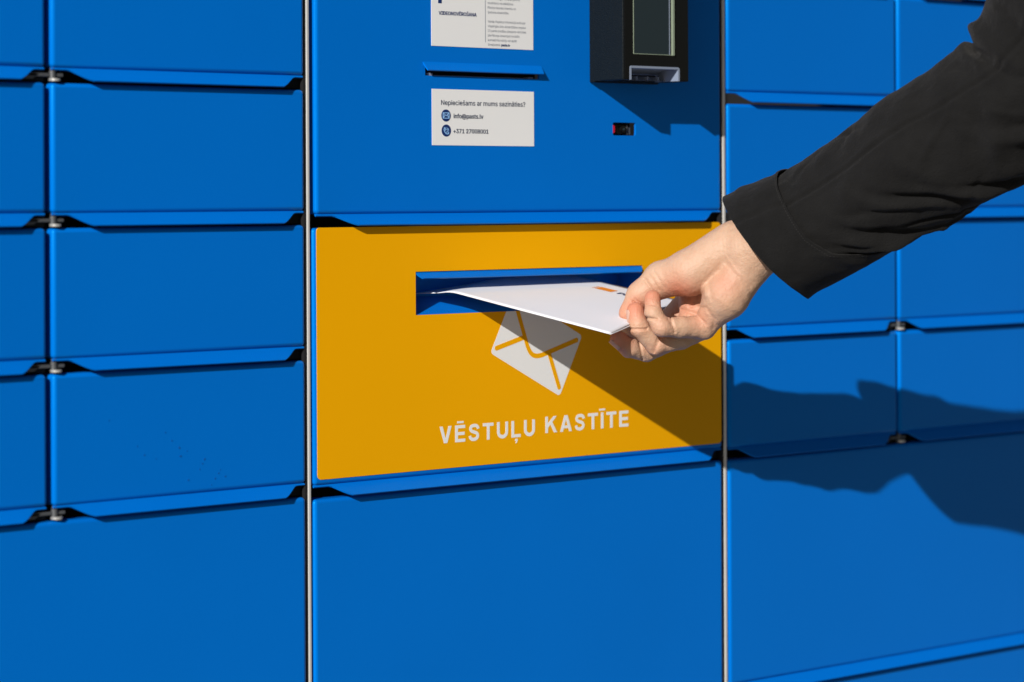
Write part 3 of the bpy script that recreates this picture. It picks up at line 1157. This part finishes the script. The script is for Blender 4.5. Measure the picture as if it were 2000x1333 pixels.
# ruddy fingertips, knuckles and palm; red shade painted under the thumb base
Vn = np.array(V)
fl = np.zeros(len(Vn))
for c, r, a in (((-22.8, -3.7, -17), 11, 0.95), ((-9.8, 6.6, -8), 10.5, 0.85), ((-35.9, -26.1, -14), 11, 0.85), ((-27.8, -6.0, -30), 11, 0.7), ((-20.1, -16.4, -13), 7, 0.5), ((-3.3, -15.5, 0), 8, 0.5), ((-6.6, -30.2, -20), 9, 0.5), ((-17.6, 8.6, -30), 9, 0.35), ((12, 10, -10), 15, 0.75), ((46, 18, 8), 14, 0.35), ((28, -9, -8), 12, 0.35), ((22, -2, -40), 16, 0.6)):
    fl = np.maximum(fl, a * np.exp(-((Vn - np.array(c)) ** 2).sum(1) / r ** 2))
at = hm.attributes.new("flush_shade", 'FLOAT', 'POINT')
at.data.foreach_set("value", fl.astype(np.float32))
hand = add("hand", hm, M_skin, person, smooth=True, label="bare right hand gripping the envelope between thumb and fingers")


def nail(center, along, normal, ln, wd):
    """small curved plate; local mm"""
    c, a, n = Vector(center), Vector(along).normalized(), Vector(normal).normalized()
    a = (a - n * a.dot(n)).normalized()
    b = n.cross(a)
    bm = bmesh.new()
    g = []
    for j in range(9):
        t = j / 8 * 2 - 1
        row = []
        for i in range(9):
            s = i / 8 * 2 - 1
            wloc = wd * (1 - .35 * max(0, abs(t) - .55) ** 1.5 / .3)
            p = c + a * (t * ln / 2) + b * (s * wloc / 2) - n * (s * s * wd * .20 + .08 * max(0, t) * ln * .2)
            row.append((bm.verts.new(to_world(p + n * .25)), bm.verts.new(to_world(p - n * .35))))
        g.append(row)
    for j in range(8):
        for i in range(8):
            bm.faces.new((g[j][i][0], g[j][i + 1][0], g[j + 1][i + 1][0], g[j + 1][i][0]))
            bm.faces.new((g[j][i][1], g[j + 1][i][1], g[j + 1][i + 1][1], g[j][i + 1][1]))
    for k in range(8):
        for (p, q) in (((0, k), (0, k + 1)), ((8, k), (8, k + 1)), ((k, 0), (k + 1, 0)), ((k, 8), (k + 1, 8))):
            bm.faces.new((g[p[0]][p[1]][0], g[q[0]][q[1]][0], g[q[0]][q[1]][1], g[p[0]][p[1]][1]))
    bmesh.ops.recalc_face_normals(bm, faces=bm.faces[:])
    return bm_mesh(bm)


add("fingernail", nail((-29.5, -7.9, -15.4), (-.9, 10, 1.0), (-.98, -.1, .14), 10.5, 7.6), M_nail, hand, smooth=True)
add("fingernail", nail((-40.3, -31.1, -12.2), (-7, 6, 0), (-.62, -.72, .25), 10, 8.6), M_nail, hand, smooth=True)

# ---- sleeve
SL = [(78.0, 48.4, 9.0, 44.5), (92.5, 54.9, 13.6, 45.0), (108.9, 61.9, 18.4, 44.5), (133.2, 76.8, 29.1, 46.3), (158.4, 93.0, 42.1, 49.2), (195.2, 117.7, 61.0, 53.2), (233.6, 140.4, 78.7, 55.0), (263.5, 165.1, 91.8, 58), (287.2, 200.7, 106.0, 62), (307.0, 248.1, 124.0, 66), (339.6, 317.3, 152.0, 70), (364.3, 381.5, 174.0, 74)]


def cr(pts, t):
    n = len(pts) - 1
    i = min(int(t), n - 1)
    f = t - i
    p = [np.array(pts[min(max(j, 0), n)], float) for j in (i - 1, i, i + 1, i + 2)]
    return .5 * ((2 * p[1]) + (-p[0] + p[2]) * f + (2 * p[0] - 5 * p[1] + 4 * p[2] - p[3]) * f * f + (-p[0] + 3 * p[1] - 3 * p[2] + p[3]) * f ** 3)


# resample by length
samp = [cr(SL, t) for t in np.linspace(0, len(SL) - 1, 600)]
cum = [0]
for a, b in zip(samp[:-1], samp[1:]):
    cum.append(cum[-1] + np.linalg.norm(b[:3] - a[:3]))
cum = np.array(cum)
samp = np.array(samp)
total = cum[-1]


def axis_at(s):
    if s < 0:
        d0 = (samp[12] - samp[0]) / cum[12]
        return samp[0] + d0 * s, d0[:3] / np.linalg.norm(d0[:3])
    c = np.array([np.interp(s, cum, samp[:, i]) for i in range(4)])
    d = np.array([np.interp(s + 8, cum, samp[:, i]) - np.interp(s - 8, cum, samp[:, i]) for i in range(3)])
    return c, d / np.linalg.norm(d)


def wrinkle(s, th):
    """mm of relief on the sleeve; th = 0 faces out of the wall, +90 deg is the lower edge"""
    v = 0
    n = mnoise.noise(Vector((s * .016, math.cos(th) * 1.0, math.sin(th) * 1.0 + s * .006)))
    v += 2.6 * n
    n2 = mnoise.noise(Vector((s * .045 + 7, math.cos(th) * 2.2 + s * .02, math.sin(th) * 2.2 + 3)))
    v += 1.3 * n2
    v += .45 * mnoise.noise(Vector((s * .11 + 3, math.cos(th) * 5, math.sin(th) * 5 + s * .03)))
    # folds: (centre s, centre theta, length dir slope, half width mm, half length rad, amp)
    for (s0, t0, sl, w, ln, a) in FOLDS:
        if abs(th - t0) > 2.6 * ln:
            continue
        u = (s - s0) - sl * (th - t0) + 3 * math.sin(th * 5 + s0)
        if abs(u) > 2.8 * w:
            continue
        v += 1.15 * a * math.exp(-(u / w) ** 2) * math.exp(-((th - t0) / ln) ** 2)
    return v


FOLDS = [(95, .75, 42, 6, .55, -3.6), (82, .8, 42, 6, .6, 3.4), (120, .35, 55, 7, .45, 3.0), (133, .4, 55, 6, .45, -3.8), (150, .2, 38, 8, .5, 3.0),
         (165, .75, 60, 7, .5, 4.0), (176, .8, 60, 6, .45, -4.0), (196, .1, -25, 8, .5, -3.6), (206, .05, -25, 8, .5, 3.4), (228, .6, 50, 9, .5, 4.6),
         (240, .55, 50, 8, .5, -4.6), (258, -.1, -40, 9, .7, -4.6), (272, -.1, -40, 9, .7, 4.4), (234, -1.45, 8, 6, .75, -9.0), (250, -1.4, 8, 9, .8, 5.0), (300, .3, -40, 10, .9, 4.5),
         (58, .9, 30, 6, .5, 1.8), (110, 1.15, 95, 5, .5, 4.2), (150, 1.2, 95, 5, .5, -3.6), (140, -.25, 18, 7, .35, 1.8), (180, -.2, 22, 6, .4, -2.0),
         (215, -.9, 15, 8, .4, -2.2), (70, .2, 8, 5, .5, 1.0)]

_fr = random.Random(21)
for _ in range(46):
    FOLDS.append((_fr.uniform(45, 300), _fr.uniform(-1.3, 1.5), _fr.choice((-1, 1)) * _fr.uniform(15, 75), _fr.uniform(3.0, 7.0), _fr.uniform(.12, .4),
                  _fr.choice((-1, 1)) * _fr.uniform(.7, 2.1)))
SEAM = -.58      # angle of the long seam


_wc = {}


def sleeve_ring(s, th, extra=0.0, relief=1.0):
    c, d = axis_at(s)
    d = Vector(d)
    fw = Vector((0, 0, 1))
    f = (fw - d * fw.dot(d)).normalized()
    dn = d.cross(f)
    if dn.y > 0:
        dn = -dn
    r = c[3]
    rad = 1 + 0.0
    key = (round(s, 3), round(th, 4))
    if key not in _wc:
        _wc[key] = wrinkle(s, th)
    v = _wc[key] * relief
    dd = abs((th - SEAM + math.pi) % (2 * math.pi) - math.pi) * r
    v -= 1.5 * math.exp(-(dd / 1.5) ** 2)
    v += .5 * math.exp(-((dd - 3.6) / 2.0) ** 2)
    rr = r + v + extra
    p = Vector(c[:3]) + f * (rr * .98 * math.cos(th)) + dn * (rr * math.sin(th))
    return p


def tube(s_fn0, s_fn1, extra, ns, na, relief=1.0, thick=1.1):
    angs = [2 * math.pi * i / na for i in range(na)]
    bm = bmesh.new()
    outer, inner = [], []
    for j in range(ns + 1):
        ro, ri = [], []
        for th in angs:
            th2 = (th + math.pi) % (2 * math.pi) - math.pi
            s0, s1 = s_fn0(th2), s_fn1(th2)
            s = s0 + (s1 - s0) * j / ns
            ex = extra(s, th2) if callable(extra) else extra
            ro.append(bm.verts.new(to_world(sleeve_ring(s, th2, ex, relief))))
            ri.append(bm.verts.new(to_world(sleeve_ring(s, th2, ex - thick, relief))))
        outer.append(ro)
        inner.append(ri)
    for j in range(ns):
        for i in range(na):
            k = (i + 1) % na
            bm.faces.new((outer[j][i], outer[j + 1][i], outer[j + 1][k], outer[j][k]))
            bm.faces.new((inner[j][i], inner[j][k], inner[j + 1][k], inner[j + 1][i]))
    for i in range(na):
        k = (i + 1) % na
        bm.faces.new((outer[0][i], outer[0][k], inner[0][k], inner[0][i]))
        bm.faces.new((outer[ns][i], inner[ns][i], inner[ns][k], outer[ns][k]))
    bmesh.ops.recalc_face_normals(bm, faces=bm.faces[:])
    return bm_mesh(bm)


def cuff_back(th):
    # back edge of the turned-up cuff: short above, long below
    pts = [(-3.2, 55), (-1.571, 36), (-.9, 36), (-.3, 40), (.1, 43), (.5, 52), (.9, 72), (1.25, 95), (1.6, 105), (2.2, 90), (3.2, 55)]
    return float(np.interp(th, [p[0] for p in pts], [p[1] for p in pts]))


def cuff_front(th):
    # lower corner hangs forward a little
    return 0.5 + 14.0 * math.sin(th) - 1.0 * math.cos(th) - 1.0 * math.exp(-((th - 1.57) / .35) ** 2) - 2.0 * math.exp(-((th + 1.57) / .4) ** 2)


def cuff_extra(s, t):
    return 3.5 - (2.6 * math.exp(-((t - 1.5) / .6) ** 2) * min(1, max(0, (s - 30) / 45))) + 1.5 * math.exp(-(s / 6) ** 2) + (3.5 * math.exp(-((t - 1.57) / .3) ** 2) * math.exp(-((s - 8) / 16) ** 2))


sleeve = add("jacket_sleeve", tube(lambda t: 8.0 + 14.0 * math.sin(t), lambda t: total - 2, 0.0, 190, 220), M_cloth, person, smooth=True,
             label="black cotton jacket sleeve with a turned-up cuff")
cuff = add("cuff", tube(cuff_front, cuff_back, cuff_extra, 44, 150, .8), M_cloth, sleeve, smooth=True)

# stitched ridge round the cuff's back edge
bm = bmesh.new()
prev = None
ringp = []
for i in range(300):
    th = -math.pi + 2 * math.pi * i / 300
    s = cuff_back(th) - 3.0
    ringp.append((s, th))
for i in range(0, 300, 2):
    s, th = ringp[i]
    s2, th2 = ringp[(i + 1) % 300]
    p = sleeve_ring(s, th, cuff_extra(s, th) + .15, .8)
    q = sleeve_ring(s2, th2, cuff_extra(s2, th2) + .15, .8)
    a, b = to_world(p), to_world(q)
    d = (b - a)
    m = Matrix.Translation((a + b) / 2) @ d.to_track_quat('Z', 'Y').to_matrix().to_4x4()
    bmesh.ops.create_cone(bm, cap_ends=True, segments=6, radius1=.00022, radius2=.00022, depth=d.length, matrix=m)
add("stitching", bm_mesh(bm), M_thread, sleeve)
